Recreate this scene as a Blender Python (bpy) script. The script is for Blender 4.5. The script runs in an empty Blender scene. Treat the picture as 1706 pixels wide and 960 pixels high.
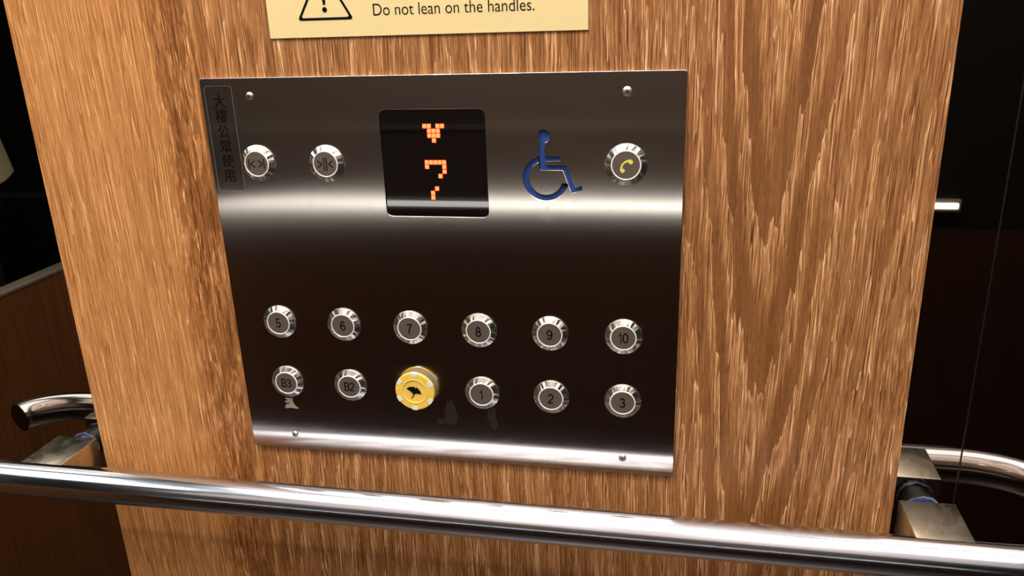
import bpy, bmesh, math, random
from mathutils import Vector, Matrix
random.seed(7)
PI = math.pi
SC = bpy.context.scene
COL = SC.collection

# ------------------------------------------------------------------ camera
cam_data = bpy.data.cameras.new('camera'); cam = bpy.data.objects.new('camera', cam_data); COL.objects.link(cam)
def rodrigues(w):
    a = w.length
    return Matrix.Rotation(a, 3, w.normalized())
Rw = rodrigues(Vector((0.3360, 0.1969, -0.00001)))
Bm = Matrix(((1, 0, 0), (0, 0, -1), (0, 1, 0)))
Rc = Rw @ Bm                       # rows: right, down, forward
right, down, fwd = Rc[0], Rc[1], Rc[2]
M4 = Matrix.Identity(4)
for i in range(3):
    M4[i][0] = right[i]; M4[i][1] = -down[i]; M4[i][2] = -fwd[i]
M4[0][3], M4[1][3], M4[2][3] = 0.28106, -0.51436, 0.26244
cam.matrix_world = M4
cam_data.sensor_width = 36; cam_data.lens = 1363.7 / 1706 * 36
cam_data.clip_start = 0.01
SC.camera = cam

# ------------------------------------------------------------------ world, exposure, main lights
SC.view_settings.view_transform = 'Standard'; SC.view_settings.look = 'None'
SC.view_settings.exposure = 0.12; SC.view_settings.gamma = 1; SC.view_settings.use_curve_mapping = False
W = bpy.data.worlds.new('world'); SC.world = W; W.use_nodes = True
W.node_tree.nodes['Background'].inputs[0].default_value = (0.55, 0.5, 0.45, 1)
W.node_tree.nodes['Background'].inputs[1].default_value = 0.05
PANEL_EMIT = 3.8                   # brightness of the ceiling light diffusers
SPOT_POWER = 5.5                   # downlight above and behind the visitor
FLOOR, CEIL = -0.95, 1.30
MIR = 0.020                         # plane of the mirror wall
BX0, BX1 = -0.1757, 0.4335          # wood board
BF = 0.003                          # face of the wood board

# ------------------------------------------------------------------ node helpers
class NT:
    def __init__(s, name):
        s.m = bpy.data.materials.new(name); s.m.use_nodes = True
        s.t = s.m.node_tree; s.b = s.t.nodes['Principled BSDF']
    def n(s, kind, **kw):
        nd = s.t.nodes.new(kind)
        for k, v in kw.items(): setattr(nd, k, v)
        return nd
    def put(s, sock, v):
        if isinstance(v, bpy.types.NodeSocket): s.t.links.new(v, sock)
        else: sock.default_value = v
    def math(s, op, a, b=None, c=None, clamp=False):
        nd = s.n('ShaderNodeMath', operation=op, use_clamp=clamp)
        for i, v in enumerate((a, b, c)):
            if v is not None: s.put(nd.inputs[i], v)
        return nd.outputs[0]
    def xyz(s):
        tc = s.n('ShaderNodeTexCoord'); sp = s.n('ShaderNodeSeparateXYZ')
        s.t.links.new(tc.outputs['Object'], sp.inputs[0]); return sp.outputs
    def vec(s, x, y, z):
        c = s.n('ShaderNodeCombineXYZ')
        for i, v in enumerate((x, y, z)): s.put(c.inputs[i], v)
        return c.outputs[0]
    def noise(s, v, scale=1.0, detail=2.0, rough=0.5, dist=0.0):
        nd = s.n('ShaderNodeTexNoise'); s.put(nd.inputs['Vector'], v)
        nd.inputs['Scale'].default_value = scale; nd.inputs['Detail'].default_value = detail
        nd.inputs['Roughness'].default_value = rough; nd.inputs['Distortion'].default_value = dist
        return nd.outputs['Fac']
    def smooth(s, v, lo, hi, a=0.0, b=1.0):
        nd = s.n('ShaderNodeMapRange', interpolation_type='SMOOTHSTEP')
        s.put(nd.inputs[0], v)
        for i, q in enumerate((lo, hi, a, b)): s.put(nd.inputs[1 + i], q)
        return nd.outputs[0]
    def mix(s, f, a, b, mode='MIX'):
        nd = s.n('ShaderNodeMix', data_type='RGBA', blend_type=mode)
        s.put(nd.inputs[0], f); s.put(nd.inputs[6], a); s.put(nd.inputs[7], b)
        return nd.outputs[2]
    def ramp(s, v, stops):
        nd = s.n('ShaderNodeValToRGB'); e = nd.color_ramp.elements
        while len(e) < len(stops): e.new(0.5)
        for el, (p, c) in zip(e, stops): el.position = p; el.color = c
        s.put(nd.inputs[0], v); return nd.outputs[0]
    def bump(s, h, strength=0.2, dist=0.001):
        nd = s.n('ShaderNodeBump'); nd.inputs['Strength'].default_value = strength
        nd.inputs['Distance'].default_value = dist; s.put(nd.inputs['Height'], h)
        s.t.links.new(nd.outputs[0], s.b.inputs['Normal'])

def lin(r, g, b):
    f = lambda c: (c / 255 / 12.92) if c / 255 <= 0.04045 else ((c / 255 + 0.055) / 1.055) ** 2.4
    return (f(r), f(g), f(b), 1)

def simple(name, col, rough=0.5, metal=0.0, noise_amt=0.12, nscale=60, coat=0.0, spec=0.5):
    m = NT(name); x, y, z = m.xyz()
    n = m.noise(m.vec(x, y, z), nscale, 3)
    f = m.math('MULTIPLY', n, noise_amt)
    dark = tuple(c * 0.6 for c in col[:3]) + (1,)
    m.put(m.b.inputs['Base Color'], m.mix(f, col, dark))
    m.put(m.b.inputs['Roughness'], m.math('ADD', rough - 0.02, m.math('MULTIPLY', n, 0.04)))
    m.b.inputs['Metallic'].default_value = metal
    m.b.inputs['Coat Weight'].default_value = coat; m.b.inputs['Coat Roughness'].default_value = 0.03
    m.b.inputs['Specular IOR Level'].default_value = spec
    return m.m

def emissive(name, col, strength):
    m = NT(name); m.b.inputs['Base Color'].default_value = col
    m.b.inputs['Emission Color'].default_value = col; m.b.inputs['Emission Strength'].default_value = strength
    return m.m

# ------------------------------------------------------------------ materials
RING_SHIFT = -0.72
def wood_board():
    m = NT('veneer_wood'); x, y, z = m.xyz()
    # growth field: its contours are the growth rings, two flame figures with long tongues
    wob = m.noise(m.vec(m.math('MULTIPLY', x, 14), 0.0, m.math('MULTIPLY', z, 2.4)), 1, 2)
    wob2 = m.noise(m.vec(m.math('MULTIPLY', x, 60), 3.0, m.math('MULTIPLY', z, 6)), 1, 3)
    jag = m.noise(m.vec(m.math('MULTIPLY', x, 330), 5.0, m.math('MULTIPLY', z, 7)), 1, 2)
    def vee(x0, soft, k):
        d = m.math('SUBTRACT', x, x0)
        return m.math('MULTIPLY', m.math('SQRT', m.math('ADD', m.math('MULTIPLY', d, d), soft * soft)), k)
    f = m.math('SMOOTH_MIN', vee(0.338, 0.011, 72), vee(-0.048, 0.008, 78), 2.0)
    h = m.math('SUBTRACT', f, m.math('MULTIPLY', z, 7.5))
    h = m.math('ADD', h, m.math('MULTIPLY', wob, 2.6))
    h = m.math('ADD', h, m.math('MULTIPLY', wob2, 0.9))
    h = m.math('ADD', h, m.math('MULTIPLY', jag, 0.55))
    h = m.math('ADD', h, 20.0 + RING_SHIFT)
    ring = m.math('FRACT', h)
    late = m.smooth(ring, 0.30, 0.62)
    # pores: long thin light threads, leaning with the grain
    xs = m.math('ADD', x, m.math('MULTIPLY', m.math('SUBTRACT', wob, 0.5), 0.022))
    xs = m.math('ADD', xs, m.math('MULTIPLY', m.math('SUBTRACT', wob2, 0.5), 0.0035))
    p1 = m.noise(m.vec(m.math('MULTIPLY', xs, 900), 1.0, m.math('MULTIPLY', z, 11)), 1, 3, 0.65)
    p2 = m.noise(m.vec(m.math('MULTIPLY', xs, 1900), 2.0, m.math('MULTIPLY', z, 40)), 1, 2, 0.6)
    p3 = m.noise(m.vec(m.math('MULTIPLY', xs, 120), 8.0, m.math('MULTIPLY', z, 2.5)), 1, 3, 0.6)
    fine = m.noise(m.vec(m.math('MULTIPLY', xs, 1500), 4.0, m.math('MULTIPLY', z, 130)), 1, 3, 0.6)
    thread = m.math('MAXIMUM', m.smooth(p1, 0.53, 0.62), m.math('MULTIPLY', m.smooth(p2, 0.52, 0.62), 0.8))
    darkline = m.smooth(m.math('ADD', m.math('MULTIPLY', p1, 0.6), m.math('MULTIPLY', p2, 0.4)), 0.46, 0.36)
    flame = m.noise(m.vec(m.math('MULTIPLY', xs, 330), 4.0, m.math('MULTIPLY', z, 60)), 1, 3, 0.65, 0.6)
    zonex = m.math('SUBTRACT', 1.0, m.smooth(m.math('ABSOLUTE', m.math('ADD', xs, 0.056)), 0.006, 0.030))
    thread = m.math('ADD', m.math('MULTIPLY', thread, m.math('SUBTRACT', 1.0, m.math('MULTIPLY', zonex, 0.8))),
                    m.math('MULTIPLY', m.smooth(flame, 0.42, 0.62), m.math('MULTIPLY', zonex, 0.8)))
    late = m.math('MULTIPLY', late, m.smooth(m.math('ABSOLUTE', m.math('SUBTRACT', x, 0.338)), 0.02, 0.05, 1.0, 0.5))
    lat = m.math('MULTIPLY', late, m.math('SUBTRACT', 1.0, m.math('MULTIPLY', m.smooth(x, -0.04, -0.09), 0.65)))
    thread = m.math('MULTIPLY', thread, m.math('SUBTRACT', 1.0, m.math('MULTIPLY', lat, 0.88)))
    tone = m.math('ADD', 0.40, m.math('MULTIPLY', thread, 0.38))
    tone = m.math('ADD', tone, m.math('MULTIPLY', m.math('SUBTRACT', p3, 0.5), 0.40))
    tone = m.math('ADD', tone, m.math('MULTIPLY', m.math('SUBTRACT', fine, 0.5), 0.42))
    tone = m.math('SUBTRACT', tone, m.math('MULTIPLY', lat, 0.15))
    tone = m.math('SUBTRACT', tone, m.math('MULTIPLY', darkline, m.math('SUBTRACT', 0.38, m.math('MULTIPLY', lat, 0.26))))
    mini = m.math('FRACT', m.math('MULTIPLY', m.noise(m.vec(m.math('MULTIPLY', xs, 105), 11.0, m.math('MULTIPLY', z, 2.2)), 1, 3, 0.55), 15))
    free = m.math('SUBTRACT', 1.0, m.math('MULTIPLY', lat, 0.8))
    ml = m.math('MULTIPLY', m.math('SUBTRACT', 1.0, m.smooth(mini, 0.03, 0.20)), m.smooth(p2, 0.38, 0.55, 0.35, 1.0))
    tone = m.math('ADD', tone, m.math('MULTIPLY', m.math('MULTIPLY', ml, 0.34), free))
    tone = m.math('SUBTRACT', tone, m.math('MULTIPLY', m.math('MULTIPLY', m.smooth(mini, 0.55, 0.98), 0.24), free))
    early = m.math('SUBTRACT', 1.0, m.smooth(ring, 0.0, 0.06))
    tone = m.math('ADD', tone, m.math('MULTIPLY', m.math('MULTIPLY', early, 0.24), m.smooth(m.math('ABSOLUTE', m.math('SUBTRACT', x, 0.338)), 0.03, 0.08, 1.0, 0.45)))
    tone = m.math('SUBTRACT', tone, m.math('MULTIPLY', zonex, 0.13))
    tone = m.math('ADD', tone, m.smooth(x, -0.05, -0.09, 0.0, 0.10), clamp=True)
    calm = m.smooth(x, -0.06, -0.09, 1.0, 0.62)
    tone = m.math('ADD', 0.60, m.math('MULTIPLY', m.math('SUBTRACT', tone, 0.60), calm), clamp=True)
    c = m.ramp(tone, [(0.0, lin(88, 52, 28)), (0.25, lin(134, 86, 48)), (0.5, lin(176, 123, 77)),
                      (0.75, lin(220, 166, 116)), (1.0, lin(248, 208, 164))])
    gold = m.math('SUBTRACT', 1.0, m.smooth(x, -0.08, 0.03))
    c = m.mix(m.math('MULTIPLY', gold, 0.7), c, m.mix(1.0, c, (1.14, 1.02, 0.80, 1), 'MULTIPLY'))
    m.put(m.b.inputs['Base Color'], c)
    m.b.inputs['Roughness'].default_value = 0.42
    m.b.inputs['Specular IOR Level'].default_value = 0.35
    m.bump(tone, 0.25, 0.0006)
    return m.m

def wood_dark(name, c0, c1, axis='x'):
    m = NT(name); x, y, z = m.xyz()
    a = x if axis == 'x' else y
    n = m.noise(m.vec(m.math('MULTIPLY', a, 160), 1.0, m.math('MULTIPLY', z, 5)), 1, 4, 0.6)
    m.put(m.b.inputs['Base Color'], m.mix(m.smooth(n, 0.3, 0.7), c0, c1))
    m.b.inputs['Roughness'].default_value = 0.4
    return m.m

def brushed(name='brushed_steel'):
    m = NT(name); x, y, z = m.xyz()
    n = m.noise(m.vec(m.math('MULTIPLY', x, 2500), 0.0, m.math('MULTIPLY', z, 25)), 1, 2)
    s = m.noise(m.vec(m.math('MULTIPLY', x, 40), 0.0, m.math('MULTIPLY', z, 40)), 1, 5, 0.65, 1.5)
    sc = m.smooth(s, 0.62, 0.72)
    base = m.mix(n, lin(204, 198, 192), lin(218, 212, 206))
    m.put(m.b.inputs['Base Color'], m.mix(m.math('MULTIPLY', sc, 0.25), base, lin(210, 205, 200)))
    m.b.inputs['Metallic'].default_value = 1.0
    m.put(m.b.inputs['Roughness'], m.math('ADD', 0.15, m.math('MULTIPLY', sc, 0.04)))
    m.b.inputs['Anisotropic'].default_value = 1.0
    m.put(m.b.inputs['Tangent'], m.vec(1.0, 0.0, 0.0))
    return m.m

def chrome(name, col, rough, streak=0.0):
    m = NT(name); x, y, z = m.xyz()
    n = m.noise(m.vec(m.math('MULTIPLY', x, 12), m.math('MULTIPLY', y, 500), m.math('MULTIPLY', z, 500)), 1, 3, 0.6)
    m.put(m.b.inputs['Base Color'], m.mix(m.math('MULTIPLY', n, 0.3), col, tuple(c * 0.75 for c in col[:3]) + (1,)))
    m.b.inputs['Metallic'].default_value = 1.0
    m.put(m.b.inputs['Roughness'], m.math('ADD', rough, m.math('MULTIPLY', n, streak)))
    return m.m

def scuffed(name, col):
    m = NT(name); x, y, z = m.xyz(); v = m.vec(x, y, z)
    n = m.noise(v, 55, 3, 0.5, 0.8)
    sc = m.smooth(m.math('ABSOLUTE', m.math('SUBTRACT', m.noise(v, 45, 1, 0.5, 0.6), 0.5)), 0.0, 0.010, 1.0, 0.0)
    m.put(m.b.inputs['Base Color'], m.mix(m.smooth(n, 0.35, 0.65), col, tuple(c * 0.88 for c in col[:3]) + (1,)))
    m.b.inputs['Metallic'].default_value = 1.0
    m.put(m.b.inputs['Roughness'], m.math('ADD', m.math('ADD', 0.22, m.math('MULTIPLY', m.smooth(n, 0.35, 0.65), 0.10)), m.math('MULTIPLY', sc, 0.12)))
    return m.m

def mirror():
    m = NT('tinted_mirror'); x, y, z = m.xyz()
    n = m.noise(m.vec(m.math('MULTIPLY', x, 3), 0.0, m.math('MULTIPLY', z, 3)), 1, 2)
    m.put(m.b.inputs['Base Color'], m.mix(n, lin(172, 160, 146), lin(166, 152, 138)))
    m.b.inputs['Metallic'].default_value = 1.0; m.b.inputs['Roughness'].default_value = 0.015
    return m.m

def blue_mesh():
    m = NT('blue_perforated_sheet'); x, y, z = m.xyz()
    v = m.n('ShaderNodeTexVoronoi'); m.put(v.inputs['Vector'], m.vec(m.math('MULTIPLY', x, 1), 0.0, m.math('MULTIPLY', z, 1)))
    v.inputs['Scale'].default_value = 1100; v.inputs['Randomness'].default_value = 0.0
    f = m.smooth(v.outputs['Distance'], 0.30, 0.46)
    m.put(m.b.inputs['Base Color'], m.mix(f, lin(46, 90, 178), lin(14, 36, 96)))
    m.b.inputs['Roughness'].default_value = 0.45
    return m.m

def stripes():
    m = NT('striped_cotton'); x, y, z = m.xyz()
    f = m.math('GREATER_THAN', m.math('FRACT', m.math('MULTIPLY', z, 62)), 0.55)
    m.put(m.b.inputs['Base Color'], m.mix(f, lin(28, 34, 44), lin(190, 190, 186)))
    m.b.inputs['Roughness'].default_value = 0.9
    return m.m

def skin_mat():
    m = NT('skin'); x, y, z = m.xyz()
    n = m.noise(m.vec(x, y, z), 14, 3)
    m.put(m.b.inputs['Base Color'], m.mix(n, lin(214, 168, 138), lin(198, 148, 120)))
    m.b.inputs['Roughness'].default_value = 0.55
    m.b.inputs['Subsurface Weight'].default_value = 0.05
    return m.m

def glass(name, tint, alpha_mix, haze=0.0):
    m = NT(name)
    tr = m.n('ShaderNodeBsdfTransparent'); tr.inputs[0].default_value = tint
    gl = m.n('ShaderNodeBsdfGlossy'); gl.inputs['Roughness'].default_value = 0.03
    gl.inputs['Color'].default_value = (0.9, 0.92, 0.95, 1)
    mx = m.n('ShaderNodeMixShader'); mx.inputs[0].default_value = alpha_mix
    m.t.links.new(tr.outputs[0], mx.inputs[1]); m.t.links.new(gl.outputs[0], mx.inputs[2])
    out = mx.outputs[0]
    if haze:
        df = m.n('ShaderNodeBsdfDiffuse'); df.inputs[0].default_value = (0.6, 0.55, 0.5, 1)
        m2 = m.n('ShaderNodeMixShader'); m2.inputs[0].default_value = haze
        m.t.links.new(out, m2.inputs[1]); m.t.links.new(df.outputs[0], m2.inputs[2]); out = m2.outputs[0]
    m.t.links.new(out, m.t.nodes['Material Output'].inputs[0])
    return m.m

MAT = dict(
    wood=wood_board(),
    edge=simple('veneer_edge', lin(168, 118, 78), 0.6),
    dark_wood=wood_dark('dark_wood', lin(40, 25, 17), lin(54, 34, 24), 'x'),
    dark_wood_side=wood_dark('brown_wainscot_wood', lin(92, 58, 32), lin(116, 76, 44), 'y'),
    steel=brushed(), chrome=chrome('polished_rail_steel', lin(218, 224, 240), 0.09, 0.14),
    box=scuffed('scuffed_bracket_steel', lin(206, 204, 196)),
    bezel=chrome('turned_bezel_steel', lin(232, 229, 224), 0.20, 0.08),
    screw=chrome('screw_steel', lin(225, 218, 210), 0.34, 0.1),
    mirror=mirror(), blue=blue_mesh(),
    seam=simple('seam_shadow_gap', lin(34, 32, 30), 0.5),
    black=simple('black_ink', (0.003, 0.003, 0.004, 1), 0.9, spec=0.1),
    recess=simple('black_enamel', (0.006, 0.005, 0.005, 1), 0.5, spec=0.2),
    cap=simple('button_cap_steel', lin(112, 99, 92), 0.4, 0.35),
    ring=simple('white_ring_plastic', lin(250, 250, 248), 0.35),
    window=simple('black_display_glass', (0.0035, 0.002, 0.002, 1), 0.02, coat=1.0, noise_amt=0.0),
    led=emissive('orange_led', (1.0, 0.15, 0.045, 1), 2.5),
    led_halo=emissive('red_led_halo', (0.9, 0.03, 0.005, 1), 0.7),  # glowing plate that paints the red halo around each dot
    glow=emissive('lit_ring_plastic', (1.0, 0.93, 0.72, 1), 45.0),
    yellow=simple('yellow_chip_plastic', lin(250, 208, 92), 0.42, nscale=300, noise_amt=0.08),
    yellow2=simple('raised_yellow_plastic', lin(252, 218, 118), 0.38),
    white=simple('white_chip_plastic', lin(240, 238, 230), 0.4),
    phone=simple('yellow_print', lin(226, 224, 92), 0.5),
    cream=simple('cream_sign_plastic', lin(238, 216, 160), 0.5, nscale=15, noise_amt=0.08),
    sticker=glass('clear_film', (0.96, 0.96, 0.96, 1), 0.02),
    film_edge=simple('film_edge', lin(150, 142, 136), 0.35),
    glass=glass('partition_glass', (0.92, 0.94, 0.92, 1), 0.0008),
    residue=simple('dried_glue', lin(150, 144, 132), 0.7, noise_amt=0.6, nscale=500),
    smear=glass('dried_smear_film', (0.9, 0.9, 0.9, 1), 0.0, 0.014),
    stain=simple('faint_smear', lin(60, 48, 43), 0.6, 0.6),
    blue_film=simple('blue_film', lin(26, 50, 104), 0.35, nscale=300, noise_amt=0.6),
    torn_film=simple('torn_clear_film', lin(112, 122, 136), 0.3, nscale=400, noise_amt=0.7),
    hollow_and_spacer_black=simple('hollow_and_spacer_black', (0.01, 0.01, 0.011, 1), 0.35),
    floor=simple('dark_stone_floor', lin(50, 38, 32), 0.35, nscale=8, noise_amt=0.5),
    ceil=simple('grey_ceiling_metal', lin(120, 112, 104), 0.5, nscale=4),
    greywall=simple('grey_steel_wall', lin(88, 80, 75), 0.45, 0.3),
    blackwall=simple('black_wall', lin(22, 20, 19), 0.4),
    frame=simple('light_frame_metal', lin(190, 186, 180), 0.35, 0.8),
    strip=emissive('added_strip_diffuser', (1.0, 0.98, 0.93, 1), 4.5),
    palewall=simple('pale_upper_wall', lin(196, 186, 178), 0.5, nscale=4),
    diffuser=emissive('light_diffuser', (1.0, 0.96, 0.92, 1), PANEL_EMIT),
    stripes=stripes(), skin=skin_mat(),
    khaki=simple('pale_linen', lin(214, 204, 180), 0.9, nscale=200),
    trousers=simple('black_trousers', lin(20, 20, 24), 0.9), hair=simple('black_hair', lin(22, 18, 16), 0.5, nscale=400),
    shoe=simple('white_shoe_leather', lin(190, 188, 184), 0.6), lips=simple('lip_skin', lin(176, 96, 88), 0.5),
    eye=simple('eye_white', lin(230, 228, 224), 0.2), iris=simple('dark_iris', lin(30, 20, 16), 0.15),
)

# ------------------------------------------------------------------ mesh helpers
def link(name, bm, mat, parent=None, smooth=False, loc=None):
    me = bpy.data.meshes.new(name); bmesh.ops.recalc_face_normals(bm, faces=bm.faces)
    bm.to_mesh(me); bm.free()
    o = bpy.data.objects.new(name, me); COL.objects.link(o)
    if mat: me.materials.append(MAT[mat])
    if smooth:
        me.polygons.foreach_set('use_smooth', [True] * len(me.polygons))
        try: me.set_sharp_from_angle(angle=math.radians(35))
        except Exception: pass
    if parent: o.parent = parent
    if loc: o.location = loc
    return o
def empty(name, loc, label, cat, group=None):
    o = bpy.data.objects.new(name, None); COL.objects.link(o); o.location = loc; o.empty_display_size = 0.02
    return tag(o, label, cat, group)
def tag(o, label, cat, group=None):
    o['label'] = label; o['category'] = cat
    if group: o['group'] = group
    return o
def box(bm, x0, x1, y0, y1, z0, z1, bev=0.0, seg=2):
    v = [bm.verts.new((x, y, z)) for x in (x0, x1) for y in (y0, y1) for z in (z0, z1)]
    fs = [(0, 1, 3, 2), (4, 6, 7, 5), (0, 4, 5, 1), (2, 3, 7, 6), (0, 2, 6, 4), (1, 5, 7, 3)]
    F = [bm.faces.new([v[i] for i in f]) for f in fs]
    if bev:
        es = list({e for f in F for e in f.edges})
        bmesh.ops.bevel(bm, geom=es, offset=bev, segments=seg, affect='EDGES', profile=0.5)
    return bm
def lathe(bm, prof, n=48, cx=0, cz=0, jit=0.0, smooth_close=True):
    """profile of (radius, y) revolved about the y axis"""
    rows = []
    for r, y in prof:
        if r < 1e-7: rows.append([bm.verts.new((cx, y, cz))])
        else: rows.append([bm.verts.new((cx + r * math.cos(2 * PI * i / n), y, cz + r * math.sin(2 * PI * i / n))) for i in range(n)])
    for a, b in zip(rows, rows[1:]):
        for i in range(n):
            j = (i + 1) % n
            if len(a) == 1 and len(b) == 1: continue
            if len(a) == 1: bm.faces.new((a[0], b[i], b[j]))
            elif len(b) == 1: bm.faces.new((a[i], a[j], b[0]))
            else: bm.faces.new((a[i], a[j], b[j], b[i]))
    return bm
def ngon_prism(bm, pts, y0, y1):
    """outline in x,z pushed through from y0 to y1"""
    a = [bm.verts.new((x, y0, z)) for x, z in pts]; b = [bm.verts.new((x, y1, z)) for x, z in pts]
    bm.faces.new(a); bm.faces.new(b[::-1])
    for i in range(len(pts)):
        j = (i + 1) % len(pts); bm.faces.new((a[i], a[j], b[j], b[i]))
    return bm
def curve_fill(name, loops, yf, thick, mat, parent, bev=0.0):
    """flat shape with holes: loops are closed outlines in x,z; front at yf"""
    cu = bpy.data.curves.new(name, 'CURVE'); cu.dimensions = '2D'; cu.fill_mode = 'BOTH'
    cu.extrude = thick / 2 - bev; cu.bevel_depth = bev; cu.bevel_resolution = 1; cu.offset = -bev
    for lp in loops:
        sp = cu.splines.new('POLY'); sp.points.add(len(lp) - 1); sp.use_cyclic_u = True
        for p, (x, z) in zip(sp.points, lp): p.co = (x, z, 0, 1)
    return curve_to_mesh(name, cu, yf + thick / 2, mat, parent)
def curve_to_mesh(name, cu, y, mat, parent, x=0, z=0, sx=1.0):
    t = bpy.data.objects.new('tmp', cu); COL.objects.link(t)
    dg = bpy.context.evaluated_depsgraph_get(); dg.update()
    me = bpy.data.meshes.new_from_object(t.evaluated_get(dg)); bpy.data.objects.remove(t)
    me.materials.clear(); me.materials.append(MAT[mat])
    me.transform(Matrix(((sx, 0, 0, x), (0, 0, -1, y), (0, 1, 0, z), (0, 0, 0, 1))))
    me.name = name
    o = bpy.data.objects.new(name, me); COL.objects.link(o)
    if parent: o.parent = parent
    return o
def text(name, s, size, x, z, y, mat, parent, sx=1.0, bold=0.0, align='CENTER', thick=0.00012):
    cu = bpy.data.curves.new(name, 'FONT'); cu.body = s; cu.size = size
    cu.align_x = align; cu.align_y = 'CENTER' if align == 'CENTER' else 'BOTTOM_BASELINE'
    cu.extrude = thick / 2; cu.offset = bold; cu.resolution_u = 6
    return curve_to_mesh(name, cu, y, mat, parent, x, z, sx)
def rounded(x0, x1, z0, z1, r, n=6):
    pts = []
    for cx, cz, a0 in ((x1 - r, z1 - r, 0), (x0 + r, z1 - r, 90), (x0 + r, z0 + r, 180), (x1 - r, z0 + r, 270)):
        for i in range(n + 1):
            a = math.radians(a0 + 90 * i / n); pts.append((cx + r * math.cos(a), cz + r * math.sin(a)))
    return pts
def tube(bm, path, r, n=40, r_in=None, cap=True):
    P = [Vector(p) for p in path]; rings = []
    up = Vector((0, 0, 1))
    for i, p in enumerate(P):
        d = (P[min(i + 1, len(P) - 1)] - P[max(i - 1, 0)]).normalized()
        s = d.cross(up).normalized(); u = s.cross(d)
        rings.append([bm.verts.new(p + r * (math.cos(2 * PI * k / n) * s + math.sin(2 * PI * k / n) * u)) for k in range(n)])
    for a, b in zip(rings, rings[1:]):
        for k in range(n): bm.faces.new((a[k], a[(k + 1) % n], b[(k + 1) % n], b[k]))
    if cap: bm.faces.new(rings[0][::-1]); bm.faces.new(rings[-1])
    return bm
def struct(name, bm, mat):
    o = link(name, bm, mat); o['kind'] = 'structure'; return o

# ------------------------------------------------------------------ the lift car
XL, XR, YB = -0.90, 1.35, -1.16
b = bmesh.new(); box(b, -2.0, XR + .05, -1.9, MIR + 0.03, FLOOR - 0.05, FLOOR); struct('floor', b, 'floor')
b = bmesh.new(); box(b, -2.0, XR + .05, -1.9, MIR + 0.03, CEIL, CEIL + 0.05); struct('ceiling', b, 'ceil')
SEAM = 0.477
b = bmesh.new(); box(b, XL, SEAM - 0.0006, MIR, MIR + 0.03, FLOOR, CEIL); struct('wall_front', b, 'mirror')
b = bmesh.new(); box(b, SEAM + 0.0006, XR + .05, MIR, MIR + 0.03, FLOOR, CEIL); struct('wall_front_right', b, 'mirror')
b = bmesh.new(); box(b, SEAM - 0.0006, SEAM + 0.0006, MIR + 0.0012, MIR + 0.03, FLOOR, CEIL); struct('trim_1', b, 'seam')
b = bmesh.new(); box(b, XR, XR + 0.05, YB, MIR, FLOOR, CEIL); struct('wall_right', b, 'blackwall')
b = bmesh.new(); box(b, XL, XR, YB - 0.05, YB, FLOOR, -0.19); struct('baseboard_back', b, 'dark_wood')
b = bmesh.new(); box(b, XL, 0.72, YB - 0.05, YB, -0.19, 0.46); struct('wall_back', b, 'greywall')
b = bmesh.new(); box(b, 0.72, XR, YB - 0.05, YB, -0.19, 0.46); struct('wall_back_right', b, 'blackwall')
b = bmesh.new(); box(b, XL, XR, YB - 0.05, YB, 0.46, CEIL); struct('wall_back_upper', b, 'palewall')  # invented pale upper wall, bounces fill light onto handrail and board
b = bmesh.new(); box(b, XL, 0.3, YB, YB + 0.004, 0.018, 0.026); struct('trim_3', b, 'frame')  # added to give the faint upper band reflected in the faceplate
ls = empty('added_light_strip', (0.03, YB, -0.139), 'long thin light strip added on the unseen opposite wall, giving the bright line in the panel', 'light strip')  # unseen strip added to make the bright band reflected in the steel
b = bmesh.new(); box(b, -0.76, 0.80, 0.0, 0.014, -0.012, 0.012, 0.002); o = link('housing', b, 'frame', ls)
b = bmesh.new(); box(b, -0.755, 0.795, 0.010, 0.018, -0.0058, 0.0058, 0.002); o = link('diffuser', b, 'strip', ls)
WT = -0.205
b = bmesh.new(); box(b, XL - 0.03, XL, YB, MIR, FLOOR, WT); struct('wall_left', b, 'dark_wood_side')
b = bmesh.new(); box(b, XL - 0.032, XL + 0.002, YB, MIR, WT, WT + 0.006, 0.001); struct('trim_2', b, 'frame')
b = bmesh.new(); box(b, XL - 0.019, XL - 0.011, YB, MIR, WT + 0.006, CEIL); struct('stand_in_pane', b, 'glass')  # invented glass standing in for a mirror above the wainscot
b = bmesh.new(); box(b, -2.05, -2.0, -1.9, MIR + .03, FLOOR, CEIL); struct('wall_beyond_left', b, 'blackwall')
b = bmesh.new(); box(b, -2.0, XL, MIR, MIR + .03, FLOOR, CEIL); struct('wall_beyond_front', b, 'blackwall')
b = bmesh.new(); box(b, -2.0, XR, -1.95, -1.9, FLOOR, CEIL); struct('wall_beyond_back', b, 'blackwall')

# ceiling lights
def ceiling_light(x, y, label, sx=0.27, sy=0.15):
    t = empty('ceiling_light', (x, y, CEIL - 0.012), label, 'ceiling light', 'ceiling lights of the lift car')
    b = bmesh.new()
    for x0, x1, y0, y1 in ((-sx - .02, sx + .02, -sy - .02, -sy), (-sx - .02, sx + .02, sy, sy + .02), (-sx - .02, -sx, -sy, sy), (sx, sx + .02, -sy, sy)):
        box(b, x0, x1, y0, y1, -0.004, 0.012)
    link('frame', b, 'frame', t)
    b = bmesh.new(); box(b, -sx, sx, -sy, sy, 0, 0.010, 0.002); link('diffuser', b, 'diffuser', t)
    return t
for x, lx in ((-0.45, 'left'), (0.22, 'middle'), (0.89, 'right')):
    for y, ly in ((-0.82, 'the back row'), (-0.30, 'the row nearest the mirror wall')):
        ceiling_light(x, y, 'flat rectangular ceiling light, ' + lx + ' of ' + ly, 0.31, 0.25)
for y, ly in ((-0.95, 'farther from'), (-0.35, 'nearer to')):
    ceiling_light(-1.42, y, 'flat rectangular ceiling light added beyond the glass partition, ' + ly + ' the mirror wall', 0.30, 0.24)  # unseen panels added to brighten the handrail's left end and the person
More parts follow.
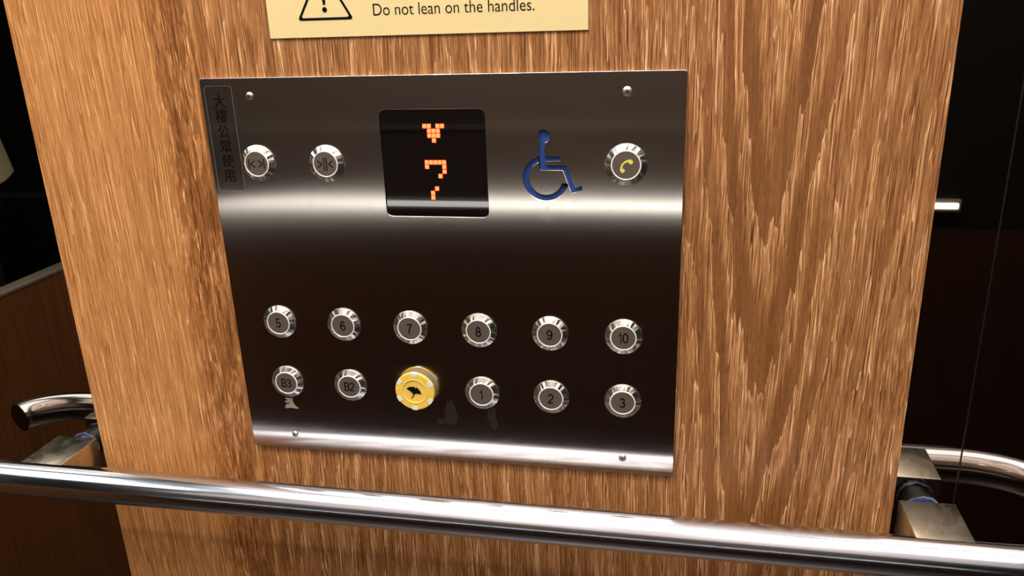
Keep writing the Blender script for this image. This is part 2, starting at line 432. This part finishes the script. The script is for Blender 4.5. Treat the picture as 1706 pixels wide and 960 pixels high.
def downlight(x, y, power, label):
    t = empty('downlight', (x, y, CEIL - 0.01), label, 'downlight', 'round downlights')
    b = bmesh.new(); lathe(b, [(0.030, 0), (0.042, 0), (0.042, 0.006), (0.030, 0.010), (0.030, 0)], 40)
    o = link('trim_ring', b, 'frame', t, True); o.rotation_euler = (-PI / 2, 0, 0); o.location = (0, 0, 0.010)
    b = bmesh.new(); lathe(b, [(0, 0.003), (0.030, 0.003), (0.030, 0.010), (0, 0.010)], 32)
    o = link('lens', b, 'diffuser', t); o.rotation_euler = (-PI / 2, 0, 0); o.location = (0, 0, 0.010)
    ld = bpy.data.lights.new('downlight_lamp', 'AREA'); ld.shape = 'DISK'; ld.size = 0.06; ld.energy = power
    ld.color = (1.0, 0.90, 0.76); ld.spread = math.radians(150)
    lo = bpy.data.objects.new('lamp', ld); COL.objects.link(lo); lo.parent = t; lo.location = (0, 0, -0.012)
    return t
downlight(-0.12, -0.56, SPOT_POWER * 1.0, 'small round ceiling downlight above the panel, left one')
downlight(0.56, -0.56, SPOT_POWER * 0.6, 'small round ceiling downlight above the panel, right one')
downlight(-0.12, -1.115, SPOT_POWER * 0.5, 'small round ceiling downlight close to the back wall, left one')
downlight(0.56, -1.115, SPOT_POWER * 0.3, 'small round ceiling downlight close to the back wall, right one')
downlight(-1.25, -0.75, SPOT_POWER * 0.9, 'small round downlight added beyond the glass partition to light the person')  # unseen lamp added to light the person

# ------------------------------------------------------------------ wooden board
wb = empty('wood_board', ((BX0 + BX1) / 2, 0.0115, FLOOR), 'tall light-brown wood-grain board that carries the steel button panel', 'board')
cxb = (BX0 + BX1) / 2; hw = (BX1 - BX0) / 2
b = bmesh.new(); box(b, BX0, BX1, BF, BF + 0.0012, FLOOR + 0.001, CEIL - 0.001)
o = link('veneer', b, 'wood', wb); o.matrix_parent_inverse = Matrix.Translation(-wb.location)
b = bmesh.new(); box(b, BX0 + 0.0004, BX1 - 0.0004, BF + 0.0012, MIR, FLOOR + 0.001, CEIL - 0.001, 0.0003, 1)
o = link('core', b, 'edge', wb); o.matrix_parent_inverse = Matrix.Translation(-wb.location)

# ------------------------------------------------------------------ control panel
PX0, PX1, PZ0, PZ1 = -0.0356, 0.2859, -0.0573, 0.2221
cp = empty('control_panel', (0, 0, 0), 'brushed steel lift control panel with twelve floor buttons, screwed to the wood board', 'control panel')
body = [(0.195, 0.18558), (0.19560, 0.1864), (0.19655, 0.1870), (0.1978, 0.18718), (0.1990, 0.1869), (0.20012, 0.1862), (0.20102, 0.1853), (0.20165, 0.1842), (0.20190, 0.18291),
        (0.20175, 0.1816), (0.2012, 0.18052), (0.2005, 0.1797), (0.19973, 0.1791), (0.19846, 0.17892), (0.19855, 0.17010), (0.20806, 0.17010), (0.20806, 0.16702), (0.19885, 0.16690),
        (0.19905, 0.16450), (0.21213, 0.16450), (0.21787, 0.14991), (0.22195, 0.15105), (0.22266, 0.14849), (0.21566, 0.14612), (0.21011, 0.16120), (0.19560, 0.16120), (0.19505, 0.17446)]
wc = (0.1990, 0.1561); wheel = []
ro, ri = 0.0148, 0.0111
A0, A1 = math.radians(109), math.radians(344)
for i in range(31):
    a = A0 + (A1 - A0) * i / 30; wheel.append((wc[0] + ro * math.cos(a), wc[1] + ro * math.sin(a)))
for i in range(31):
    a = A1 - math.radians(2) + (A0 + math.radians(2) - A1) * i / 30; wheel.append((wc[0] + ri * math.cos(a), wc[1] + ri * math.sin(a)))
DX0, DX1, DZ0, DZ1 = 0.0897, 0.1604, 0.1293, 0.2003
fp = curve_fill('faceplate', [rounded(PX0, PX1, PZ0, PZ1, 0.0022), rounded(DX0, DX1, DZ0, DZ1, 0.004), body, wheel], 0.0, 0.003, 'steel', cp, 0.00025)
# wheelchair symbol: blue sheet seen through the cut-out
b = bmesh.new(); box(b, 0.180, 0.226, 0.0022, 0.0026, 0.138, 0.190)
o = link('wheelchair_symbol', b, 'blue', cp); o['label'] = 'blue wheelchair symbol cut through the steel'
# display
b = bmesh.new()
ngon_prism(b, rounded(DX0 + .0001, DX1 - .0001, DZ0 + .0001, DZ1 - .0001, 0.0039), 0.0009, 0.0027)
disp = link('display_window', b, 'window', cp); disp['label'] = 'black floor display window with orange lit arrow and digit'
cs = [0.1198, 0.12275, 0.1257, 0.12862, 0.1316]
dots = [(0, .1895), (1, .1895), (3, .1895), (4, .1895), (1, .1864), (2, .1864), (3, .1864), (1, .1833), (2, .1833), (3, .1833), (2, .1802),
        (0, .16585), (1, .16585), (2, .16585), (3, .16585), (4, .16585), (0, .1629), (4, .1629), (4, .1597), (3, .1567),
        (2, .1483), (1, .1453), (1, .1422)]
for nm, lo, hi in (('down_arrow', .175, .2), ('digit_seven', .10, .175)):
    b = bmesh.new(); b2 = bmesh.new()
    for c, zz in dots:
        if lo < zz < hi:
            box(b, cs[c] - .00122, cs[c] + .00122, 0.00055, 0.0009, zz - .00125, zz + .00125, 0.0003, 2)
            box(b2, cs[c] - .00150, cs[c] + .00150, 0.00080, 0.00093, zz - .00155, zz + .00155)
    o = link(nm, b, 'led', disp); o['label'] = 'glowing orange dots forming ' + ('a downward arrow' if 'arrow' in nm else 'a seven')
    link('dot_halo', b2, 'led_halo', disp)

# screws
for sx, sz, r in ((0, .2102, .0026), (.2503, .2100, .0030), (0, -.0448, .0024), (.2503, -.0451, .0027)):
    b = bmesh.new()
    lathe(b, [(r * 1.0, 0.0005), (r, -0.0004), (r * .82, -0.0010), (r * .4, -0.00135), (0, -0.00145)], 28, sx, sz)
    s = link('screw', b, 'screw', cp, True)
    b = bmesh.new(); a = random.uniform(0.3, 1.2); L = r * .48; w = r * .10
    pts = []
    for k in range(4):
        t = a + k * PI / 2; c, n_ = math.cos(t), math.sin(t)
        pts += [(sx + L * c + w * n_, sz + L * n_ - w * c), (sx + L * c - w * n_, sz + L * n_ + w * c), (sx + w * 1.3 * math.cos(t + PI / 4), sz + w * 1.3 * math.sin(t + PI / 4))]
    ngon_prism(b, pts, -0.00150, -0.0008); link('cross_slot', b, 'black', s)

# plain grotesque numerals drawn as strokes, unit height 1
def arc(cx, cz, rx, rz, a0, a1, n=16):
    return [(cx + rx * math.cos(math.radians(a0 + (a1 - a0) * i / n)), cz + rz * math.sin(math.radians(a0 + (a1 - a0) * i / n))) for i in range(n + 1)]
GL = {
 '0': (.56, [arc(.28, .5, .22, .45, 90, 450, 36)]),
 '1': (.40, [[(.06, .72), (.20, .77), (.26, .95), (.26, 0)]]),
 '2': (.56, [arc(.28, .69, .21, .26, 175, -30, 18) + [(.36, .42), (.16, .24), (.07, .05), (.51, .05)]]),
 '3': (.56, [arc(.26, .72, .19, .23, 165, -80, 16) + [(.22, .51)], [(.22, .51)] + arc(.27, .28, .21, .235, 85, -165, 18)]),
 '5': (.56, [[(.47, .95), (.15, .95), (.09, .47)] + arc(.27, .32, .22, .27, 140, -155, 20)]),
 '6': (.56, [arc(.30, .66, .20, .29, 25, 105, 8) + arc(.29, .45, .22, .50, 115, 180, 8) + [(.07, .32)], arc(.29, .32, .21, .27, 0, 360, 30)]),
 '7': (.56, [[(.06, .95), (.50, .95), (.36, .68), (.26, .38), (.21, 0)]]),
 '8': (.56, [arc(.28, .73, .18, .22, 0, 360, 30), arc(.28, .27, .21, .235, 0, 360, 30)]),
 '9': (.56, [arc(.26, .34, .20, .29, 205, 285, 8) + arc(.27, .55, .22, .50, 295, 360, 8) + [(.49, .68)], arc(.27, .68, .21, .27, 0, 360, 30)]),
 'B': (.64, [[(.10, .95), (.36, .95)] + arc(.36, .735, .17, .215, 80, -80, 12) + [(.36, .52), (.10, .52)], [(.36, .52)] + arc(.37, .285, .19, .235, 80, -80, 12) + [(.36, .05), (.10, .05)], [(.10, 0), (.10, 1)]]),
}
def numeral(s, height, parent, y=-.0033, w=.13):
    b = bmesh.new(); tot = sum(GL[c][0] for c in s) * height; x0 = -tot / 2
    for c in s:
        adv, strokes = GL[c]
        for st_ in strokes:
            P = [Vector((x0 + p[0] * height, (p[1] - .5) * height)) for p in st_]
            Q = [P[0]]
            for p in P[1:]:
                if (p - Q[-1]).length > 1e-6: Q.append(p)
            closed = (Q[0] - Q[-1]).length < 1e-5
            L, R = [], []
            for i, p in enumerate(Q):
                d0 = (p - Q[i - 1]).normalized() if i else ((Q[-1] - Q[-2]).normalized() if closed else (Q[1] - p).normalized())
                d1 = (Q[i + 1] - p).normalized() if i < len(Q) - 1 else ((Q[1] - Q[0]).normalized() if closed else d0)
                n0 = Vector((-d0.y, d0.x)); n1 = Vector((-d1.y, d1.x)); m_ = (n0 + n1).normalized()
                k = w * height / 2 / max(.5, m_.dot(n0))
                L.append(p + m_ * k); R.append(p - m_ * k)
            for f_, bk in ((y, y + .0002),):
                vf = [(b.verts.new((l.x, f_, l.y)), b.verts.new((r_.x, f_, r_.y)), b.verts.new((r_.x, bk, r_.y)), b.verts.new((l.x, bk, l.y))) for l, r_ in zip(L, R)]
                for u, v in zip(vf, vf[1:]):
                    for i in range(4): b.faces.new((u[i], u[(i + 1) % 4], v[(i + 1) % 4], v[i]))
                b.faces.new(vf[0]); b.faces.new(vf[-1][::-1])
        x0 += adv * height
    return link('symbol', b, 'black', parent)

# buttons
def bezel_mesh():
    b = bmesh.new(); n = 40
    lathe(b, [(.0126, .0), (.0126, -.0007), (.0124, -.0010), (.0091, -.0030), (.0088, -.0030), (.0088, -.0020)], n)
    for v in b.verts:                                     # tool marks of the turned cone
        r = math.hypot(v.co.x, v.co.z)
        if .0092 > r > .0089 or r > .0123 and v.co.y < -.0009:
            v.co.y += random.uniform(-1, 1) * .00034
    me = bpy.data.meshes.new('bezel'); bmesh.ops.recalc_face_normals(b, faces=b.faces); b.to_mesh(me); b.free(); me.materials.append(MAT['bezel']); return me
BEZ = bezel_mesh()
b = bmesh.new(); lathe(b, [(.0089, -.0018), (.0089, -.0031), (.0087, -.0034), (.0083, -.0034), (.0081, -.0030), (.0081, -.0018)], 48)
RING = link('tmp_ring', b, 'ring', None, True); RINGM = RING.data; bpy.data.objects.remove(RING)
b = bmesh.new(); lathe(b, [(.0081, -.0015), (.0081, -.0030), (.0079, -.0032), (0, -.0032)], 48)
CAP = link('tmp_cap', b, 'cap', None, True); CAPM = CAP.data; bpy.data.objects.remove(CAP)
def button(x, z, sym, label, sz=.0092, scale=1.0):
    o = bpy.data.objects.new('push_button', BEZ.copy() if False else BEZ); COL.objects.link(o); o.parent = cp; o.location = (x, 0, z); o['label'] = label
    o.rotation_euler = (0, random.uniform(0, 6), 0); o.scale = (scale,) * 3
    r = bpy.data.objects.new('ring', RINGM); COL.objects.link(r); r.parent = o
    c = bpy.data.objects.new('cap', CAPM); COL.objects.link(c); c.parent = o
    if sym is None: return o
    if sym in ('open', 'close'):
        cu_l = []
        def bar(x0, z0, x1, z1, w=.00065):
            d = Vector((x1 - x0, z1 - z0)); n_ = Vector((-d.y, d.x)).normalized() * w / 2
            return [(x0 + n_.x, z0 + n_.y), (x1 + n_.x, z1 + n_.y), (x1 - n_.x, z1 - n_.y), (x0 - n_.x, z0 - n_.y)]
        q = bmesh.new()
        if sym == 'open':
            L = [(-.0055, -.0035, -.0055, .0035), (.0055, -.0035, .0055, .0035), (-.0011, .0024, -.0045, 0), (-.0045, 0, -.0011, -.0024), (.0011, .0024, .0045, 0), (.0045, 0, .0011, -.0024)]
        else:
            L = [(-.0009, -.0045, -.0009, .0045), (.0009, -.0045, .0009, .0045), (-.0055, .0024, -.0024, 0), (-.0024, 0, -.0055, -.0024), (.0055, .0024, .0024, 0), (.0024, 0, .0055, -.0024)]
        for l in L: ngon_prism(q, bar(*l), -.00335, -.0031)
        s = link('symbol', q, 'black', o)
    elif sym == 'phone':
        q = bmesh.new(); N = 14; pts = []
        up, lo = [], []
        for i in range(N + 1):                            # curved handset with two swollen ends
            t = -1 + 2 * i / N; xx = t * .0043; yy = .0019 * (1 - t * t)
            w = .0005 + .0004 * abs(t)
            up.append((xx, yy + w)); lo.append((xx, yy - w))
        pts = up + [(.0052, .0002), (.0052, -.0019), (.0040, -.0024), (.0026, -.0020), (.0026, -.0006)] + lo[-3:0:-1][1:-1] + [(-.0026, -.0006), (-.0026, -.0020), (-.0040, -.0024), (-.0052, -.0019), (-.0052, .0002)]
        ca, sa = math.cos(math.radians(47)), math.sin(math.radians(47))
        pts = [((px_ * ca - pz_ * sa) * .9 - .0002, (px_ * sa + pz_ * ca) * .9) for px_, pz_ in pts]
        ngon_prism(q, pts, -.0034, -.0031); s = link('symbol', q, 'phone', o); s['label'] = 'yellow telephone handset mark'
    else:
        s = numeral(sym, .0072 if sym[0] != 'B' else .0068, o)
    s.rotation_euler = (0, -o.rotation_euler[1], 0)
    return o
Z5, ZT = 0.0483, 0.1651
for i, s in enumerate(['5', '6', '7', '8', '9', '10']): button(.05 * i, Z5, s, 'round steel floor button marked ' + s)
for i, s in enumerate(['B3', 'B2', None, '1', '2', '3']):
    bt = button(.05 * i, 0, s, 'round steel floor button ' + ('marked ' + s if s else 'lit up beneath the yellow chip'), .0100 if s and s[0] == 'B' else .0099)
    if s is None:
        for ch in bt.children:
            if ch.name.startswith('ring'):
                ch.data = RINGM.copy(); ch.data.materials[0] = MAT['glow']; ch['label'] = 'ring glowing warm white'
button(0, ZT, 'open', 'round steel door-open button with outward arrows')
button(.05, ZT, 'close', 'round steel door-close button with inward arrows')
button(.2503, ZT, 'phone', 'round steel intercom button with yellow telephone handset', scale=1.06)

# glue left under B3
b = bmesh.new()
ngon_prism(b, [(-.0040, -.0138), (-.0010, -.0143), (.0022, -.0136), (.0016, -.0150), (.0014, -.0168), (.0020, -.0180), (.0034, -.0208), (.0058, -.0221), (.0048, -.0228), (-.0008, -.0222), (-.0048, -.0229), (-.0052, -.0214), (-.0040, -.0196), (-.0012, -.0188), (-.0014, -.0178), (-.0040, -.0180), (-.0052, -.0170), (-.0020, -.0160), (-.0042, -.0150)], -.00016, 0)
o = link('glue_residue', b, 'residue', cp); o['label'] = 'dried grey glue patch under a button'

for k, (cx, cz, rx, rz) in enumerate(((.1255, -.0185, .0042, .0120), (.1175, -.0255, .0022, .0030), (.1565, -.0185, .0036, .0100))):
    rr_ = random.Random(k + 3); N = 30; pts = []
    ph = [rr_.uniform(0, 6) for _ in range(4)]
    for i in range(N):
        a = 2 * PI * i / N; f_ = 1 + .16 * math.sin(2 * a + ph[0]) + .12 * math.sin(3 * a + ph[1]) + .10 * math.sin(5 * a + ph[2]) + .06 * math.sin(8 * a + ph[3])
        pts.append((cx + rx * f_ * math.cos(a), cz + rz * f_ * math.sin(a)))
    b = bmesh.new(); ngon_prism(b, pts, -.00010, -.00003); o = link('smear', b, 'smear', cp); o['label'] = 'faint greyish smear on the steel'
# ------------------------------------------------------------------ yellow chip stuck on the lobby button
ck = empty('round_chip', (.1012, -.0036, .0006), 'yellow round chip with six white edge marks stuck over a lit floor button', 'chip')
R_ = .0146
b = bmesh.new(); lathe(b, [(0, 0), (R_ - .0004, 0), (R_, -.0004), (R_, -.0019), (R_ - .0005, -.0024), (.0096, -.0024), (.0093, -.0021), (0, -.0021)], 72)
link('disc', b, 'yellow', ck, True)
b = bmesh.new(); lathe(b, [(0, .0002), (.0136, .0002), (.0138, .0008), (0, .0008)], 48); o = link('added_white_pad', b, 'white', ck, True); o['label'] = 'white pad added behind the chip, reflected in the button rim'  # pad added so the bezel behind the chip reflects white
b = bmesh.new(); lathe(b, [(.0098, -.0023), (.0096, -.0027), (.0092, -.0027), (.0090, -.0020)], 14); o = link('inner_rim', b, 'yellow2', ck, True)
for k in range(6):
    a = math.radians(88 + 60 * k); w = .145
    b = bmesh.new(); N = 6; outer, inner = [], []
    for r0, y0, y1 in ((R_ + .0001, -.0001, -.0036),):
        pts = [(r0 * math.cos(a + w * (t / N - .5) * 2), r0 * math.sin(a + w * (t / N - .5) * 2)) for t in range(N + 1)]
        pts += [(.0116 * math.cos(a + w * 1.1 * (.5 - t / N) * 2), .0116 * math.sin(a + w * 1.1 * (.5 - t / N) * 2)) for t in range(N + 1)]
        ngon_prism(b, pts, -.0026, -.0002)
    link('edge_mark', b, 'white', ck)
    # shallow raised square relief between the marks
    a2 = a + math.radians(30); b = bmesh.new(); c, s = math.cos(a2), math.sin(a2)
    q = lambda u, v: ((.0120 + v) * c - u * s, (.0120 + v) * s + u * c)
    for u0, u1, v0, v1 in ((-.0017, .0017, .0010, .0013), (-.0017, .0017, -.0013, -.0010), (-.0017, -.0013, -.0010, .0010), (.0013, .0017, -.0010, .0010)):
        ngon_prism(b, [q(u0, v0), q(u1, v0), q(u1, v1), q(u0, v1)], -.00255, -.0023)
    link('relief_mark', b, 'yellow2', ck)
def chip_pt(px_, pz_):                                   # leaf outline measured on the chip face
    return ((px_ - 475) / 283 * R_, -(pz_ - 517) / 275 * R_)
leaf = [(358, 483), (378, 462), (410, 450), (445, 447), (478, 446), (482, 468), (503, 452), (525, 468), (545, 492), (560, 515), (568, 548), (548, 551), (520, 545), (492, 546), (474, 556), (464, 572), (458, 590), (440, 608), (422, 618), (417, 612), (436, 598), (448, 580), (450, 562), (442, 545), (420, 522), (395, 502), (375, 492)]
b = bmesh.new(); ngon_prism(b, [chip_pt(*p) for p in leaf], -.0024, -.0020); o = link('leaf_emblem', b, 'black', ck); o['label'] = 'black fan-shaped leaf with curved stem'

# ------------------------------------------------------------------ clear sticker with writing
st = empty('clear_sticker', (-.0228, 0, .18), 'clear film sticker with black Chinese characters down the panel edge', 'sticker')
SX0, SX1, SZ0, SZ1 = -.0328, -.0128, .1455, .2170
def off(o): o.location = tuple(-v for v in st.location); return o
b = bmesh.new(); ngon_prism(b, rounded(SX0, SX1, SZ0, SZ1, .0020), -.00016, -.00010); off(link('film', b, 'sticker', st))
off(curve_fill('film_edge', [rounded(SX0, SX1, SZ0, SZ1, .0020), rounded(SX0 + .00014, SX1 - .00014, SZ0 + .00014, SZ1 - .00014, .00186)], -.00016, .0001, 'film_edge', st))
for ch, zz in zip('大樓公眾使用', (.2063, .1964, .1860, .1758, .1660, .1556)):
    off(text('character', ch, .0098, -.0229, zz, -.00028, 'black', st, 0.92, 0.0))

# ------------------------------------------------------------------ warning sign
sg = empty('warning_sign', (.122, BF, .246), 'cream warning sign reading Do not lean on the handles, above the panel', 'sign')
def offg(o): o.location = tuple(-v for v in sg.location); return o
b = bmesh.new(); box(b, .0190, .2264, BF - .0012, BF, .2462, .335, .0002, 1); offg(link('plaque', b, 'cream', sg))
YS = BF - .0013
offg(text('lettering', 'Do not lean on the handles.', .0104, .0903, .2585, YS, 'black', sg, 0.885, -0.00006, 'LEFT'))
w0 = .1051
tri = [(.0404, .2572), (.0770, .2572), (.0587, .2890)]
def shrink(P, f, r=.002):
    cx = sum(p[0] for p in P) / 3; cz = sum(p[1] for p in P) / 3
    Q = [Vector((cx + (p[0] - cx) * f, cz + (p[1] - cz) * f)) for p in P]; out = []
    for i in range(3):
        p, a_, c_ = Q[i], Q[i - 1], Q[(i + 1) % 3]
        da = (a_ - p).normalized() * r; dc = (c_ - p).normalized() * r
        for t in range(7):
            u = t / 6; v = (p + da) * (1 - u) ** 2 + p * 2 * u * (1 - u) + (p + dc) * u * u; out.append((v.x, v.y))
    return out
o = offg(curve_fill('warning_triangle', [shrink(tri, 1.04, .0028), shrink(tri, .90, .0020)], YS - .0001, .0001, 'black', sg))
b = bmesh.new(); N = 20
ngon_prism(b, [(.0587 + .0016 * math.cos(2 * PI * t / N), .2630 + .0016 * math.sin(2 * PI * t / N)) for t in range(N)], YS - .0001, YS)
ngon_prism(b, [(.0579, .2660), (.0595, .2660), (.0601, .2760), (.0573, .2760)], YS - .0001, YS)
offg(link('exclamation_mark', b, 'black', sg))

# ------------------------------------------------------------------ handrails
def rail_path(xa, xb, y0, z, a=.063, d=.0363, th=80):
    """straight bar with both ends bent towards the wall in a flattened quarter turn"""
    T = math.radians(th); P = []
    for i in range(25):
        t = T * (1 - i / 24); P.append((xa - a * math.sin(t), y0 + d * (1 - math.cos(t)), z))
    for i in range(1, 20): P.append((xa + (xb - xa) * i / 20, y0, z))
    for i in range(25):
        t = T * i / 24; P.append((xb + a * math.sin(t), y0 + d * (1 - math.cos(t)), z))
    return P
RY, RZ, RR = -.040, -.0781, .0133
hr = empty('handrail', (.129, RY, RZ), 'polished steel handrail running in front of the wood board below the button panel', 'handrail')
def offh(o, h=hr): o.location = tuple(-v for v in h.location); return o
path = rail_path(-.235, .491, RY, RZ)
b = bmesh.new(); tube(b, path, RR, 64, cap=False); offh(link('bar', b, 'chrome', hr, True))
for e0, e1 in ((path[0], path[1]), (path[-1], path[-2])):
    p, q_ = Vector(e0), Vector(e1); d = (q_ - p).normalized()
    b = bmesh.new(); tube(b, [p - d * .0006, p + d * .002], RR * .97, 40); o = offh(link('hollow_end_disc', b, 'hollow_and_spacer_black', hr, True)); o['label'] = 'black disc painting the dark hollow of the open tube end'  # black disc paints the shade inside the open tube end
for x0, x1 in ((-.2170, -.1811), (.4371, .4729)):
    b = bmesh.new(); box(b, x0, x1, RY - .002, .005, RZ - .013, -.0650, .0009, 3)
    br = offh(link('bracket', b, 'box', hr, True)); br['label'] = 'square steel bracket with scuffed top'
    cx = (x0 + x1) / 2
    b = bmesh.new(); lathe(b, [(0, .0045), (.0112, .0045), (.0112, MIR), (0, MIR)], 40, cx, -.0780); link('spacer', b, 'hollow_and_spacer_black', br, True)
    b = bmesh.new(); lathe(b, [(.0112, .0072), (.0120, .0074), (.0121, .0100), (.0118, .0112), (.0112, .0112)], 40, cx, -.0780)
    for v in b.verts: v.co.y += .0008 * math.sin(9 * v.co.x * 900); v.co.z += .0003 * math.sin(v.co.x * 5000)
    o = link('blue_collar', b, 'blue_film', br, True); o['label'] = 'blue film collar'
    b = bmesh.new(); lathe(b, [(.0115, .0110), (.0126, .0113), (.0125, .0122), (.0115, .0124)], 40, cx, -.0780)
    for v in b.verts: v.co.y += .0006 * math.sin(v.co.x * 7000); v.co.z += .0004 * math.sin(v.co.x * 4200 + 1)
    link('torn_film', b, 'torn_film', br, True)
# ------------------------------------------------------------------ person beyond the glass, seen in the mirror
def skinned(name, pts, edges, mat, parent, sub=2):
    me = bpy.data.meshes.new(name); me.from_pydata([p[:3] for p in pts], edges, [])
    o = bpy.data.objects.new(name, me); COL.objects.link(o)
    sk = o.modifiers.new('skin', 'SKIN')
    bm = bmesh.new(); bm.from_mesh(me); ly = bm.verts.layers.skin.verify()
    for i, v in enumerate(bm.verts):
        r = pts[i][3]; v[ly].radius = r if isinstance(r, tuple) else (r, r); v[ly].use_root = (i == 0)
    bm.to_mesh(me); bm.free()
    if sub: s = o.modifiers.new('sub', 'SUBSURF'); s.levels = sub; s.render_levels = sub
    dg = bpy.context.evaluated_depsgraph_get(); dg.update()
    m2 = bpy.data.meshes.new_from_object(o.evaluated_get(dg)); bpy.data.objects.remove(o)
    m2.name = name; m2.materials.clear(); m2.materials.append(MAT[mat]); m2.polygons.foreach_set('use_smooth', [True] * len(m2.polygons))
    o = bpy.data.objects.new(name, m2); COL.objects.link(o); o.parent = parent; return o
PP = (-1.45, -1.09, FLOOR)
pe = empty('person', PP, 'person in a striped top, pale underlayer and black trousers, reflected at the left edge', 'person')
pe.rotation_euler = (0, 0, math.radians(40))
P_, E_ = [], []
def chain(start, pts):
    prev = start
    for p in pts: P_.append(p); E_.append((prev, len(P_) - 1)); prev = len(P_) - 1
    return prev
P_.append((0, 0, .86, (.098, .075)))
ch_ = chain(0, [(0, 0, 1.0, (.115, .085)), (0, 0, 1.15, (.13, .09)), (0, 0, 1.29, (.14, .085)), (0, 0, 1.365, (.07, .06)), (0, 0, 1.42, .045)])
hd = chain(ch_, [(0, .012, 1.49, .072), (0, .008, 1.55, .084), (0, .0, 1.60, .066)])
for sx in (-1, 1):
    chain(0, [(sx * .080, 0, .80, .068), (sx * .095, 0, .45, .052), (sx * .10, -.01, .25, .048), (sx * .10, -.015, .075, .033), (sx * .105, .05, .035, .032), (sx * .108, .12, .028, .026)])
    w = chain(3, [(sx * .165, 0, 1.315, .050), (sx * .195, -.01, 1.09, .038), (sx * .150, .20, 1.04, .027), (sx * .125, .255, 1.045, .022)])
    palm = chain(w, [(sx * .108, .295, 1.05, (.024, .016))])
    for k, L in enumerate((.056, .068, .064, .050)):
        zz = 1.077 - k * .0165
        chain(palm, [(sx * .100, .322, zz, .0085), (sx * .085, .322 + L * .42, zz, .0078), (sx * .058, .322 + L * .62, zz, .0068)])
    chain(w, [(sx * .098, .270, 1.078, .0095), (sx * .078, .292, 1.095, .0085), (sx * .060, .310, 1.100, .0075)])
skinned('body', P_, E_, 'skin', pe, 2)
# clothes follow the body
skinned('striped_top', [(0, 0, .99, (.180, .145)), (0, 0, 1.10, (.175, .140)), (0, 0, 1.22, (.170, .13)), (0, 0, 1.31, (.135, .098)), (0, 0, 1.375, (.07, .065)),
                        (.17, 0, 1.315, .064), (.20, -.006, 1.18, .054), (.208, -.01, 1.07, .050), (-.17, 0, 1.315, .064), (-.20, -.006, 1.18, .054), (-.208, -.01, 1.07, .050)],
        [(0, 1), (1, 2), (2, 3), (3, 4), (3, 5), (5, 6), (6, 7), (3, 8), (8, 9), (9, 10)], 'stripes', pe)
b = bmesh.new(); rows = []
for zz, rx, ry in ((1.03, .160, .122), (.97, .168, .130), (.91, .178, .140), (.858, .190, .148), (.853, .184, .144), (.95, .150, .115)):
    rows.append([b.verts.new((rx * math.cos(t) * (1 + .02 * math.sin(7 * t)), ry * math.sin(t) * (1 + .02 * math.sin(7 * t)), zz + .004 * math.sin(3 * t))) for t in [2 * PI * i / 48 for i in range(48)]])
for a_, c_ in zip(rows, rows[1:]):
    for i in range(48): b.faces.new((a_[i], a_[(i + 1) % 48], c_[(i + 1) % 48], c_[i]))
link('pale_underlayer', b, 'khaki', pe, True)
skinned('trousers', [(0, 0, .90, (.110, .085)), (.080, 0, .80, .078), (.095, 0, .45, .070), (.10, -.01, .10, .058), (-.080, 0, .80, .078), (-.095, 0, .45, .070), (-.10, -.01, .10, .058)],
        [(0, 1), (1, 2), (2, 3), (0, 4), (4, 5), (5, 6)], 'trousers', pe)
for sx in (-1, 1):
    skinned('shoe', [(sx * .10, -.03, .045, .040), (sx * .105, .05, .040, .044), (sx * .108, .13, .034, .036)], [(0, 1), (1, 2)], 'shoe', pe)
    b = bmesh.new(); bmesh.ops.create_uvsphere(b, u_segments=16, v_segments=10, radius=.0115, matrix=Matrix.Translation((sx * .029, .082, 1.535)))
    ey = link('eye', b, 'eye', pe, True)
    b = bmesh.new(); bmesh.ops.create_uvsphere(b, u_segments=12, v_segments=8, radius=.006, matrix=Matrix.Translation((sx * .029, .0895, 1.535))); link('iris', b, 'iris', ey, True)
    skinned('ear', [(sx * .080, .0, 1.55, .010), (sx * .088, -.006, 1.535, .012), (sx * .082, -.002, 1.51, .008)], [(0, 1), (1, 2)], 'skin', pe)
skinned('nose', [(0, .084, 1.54, .007), (0, .096, 1.515, .010), (0, .090, 1.505, .012)], [(0, 1), (1, 2)], 'skin', pe)
skinned('mouth', [(-.022, .076, 1.478, .003), (0, .083, 1.478, .006), (.022, .076, 1.478, .003)], [(0, 1), (1, 2)], 'lips', pe)
skinned('hair', [(0, -.02, 1.60, (.094, .088)), (0, -.040, 1.55, (.094, .072)), (0, -.058, 1.47, (.080, .048)), (0, -.062, 1.40, (.065, .034))], [(0, 1), (1, 2), (2, 3)], 'hair', pe)
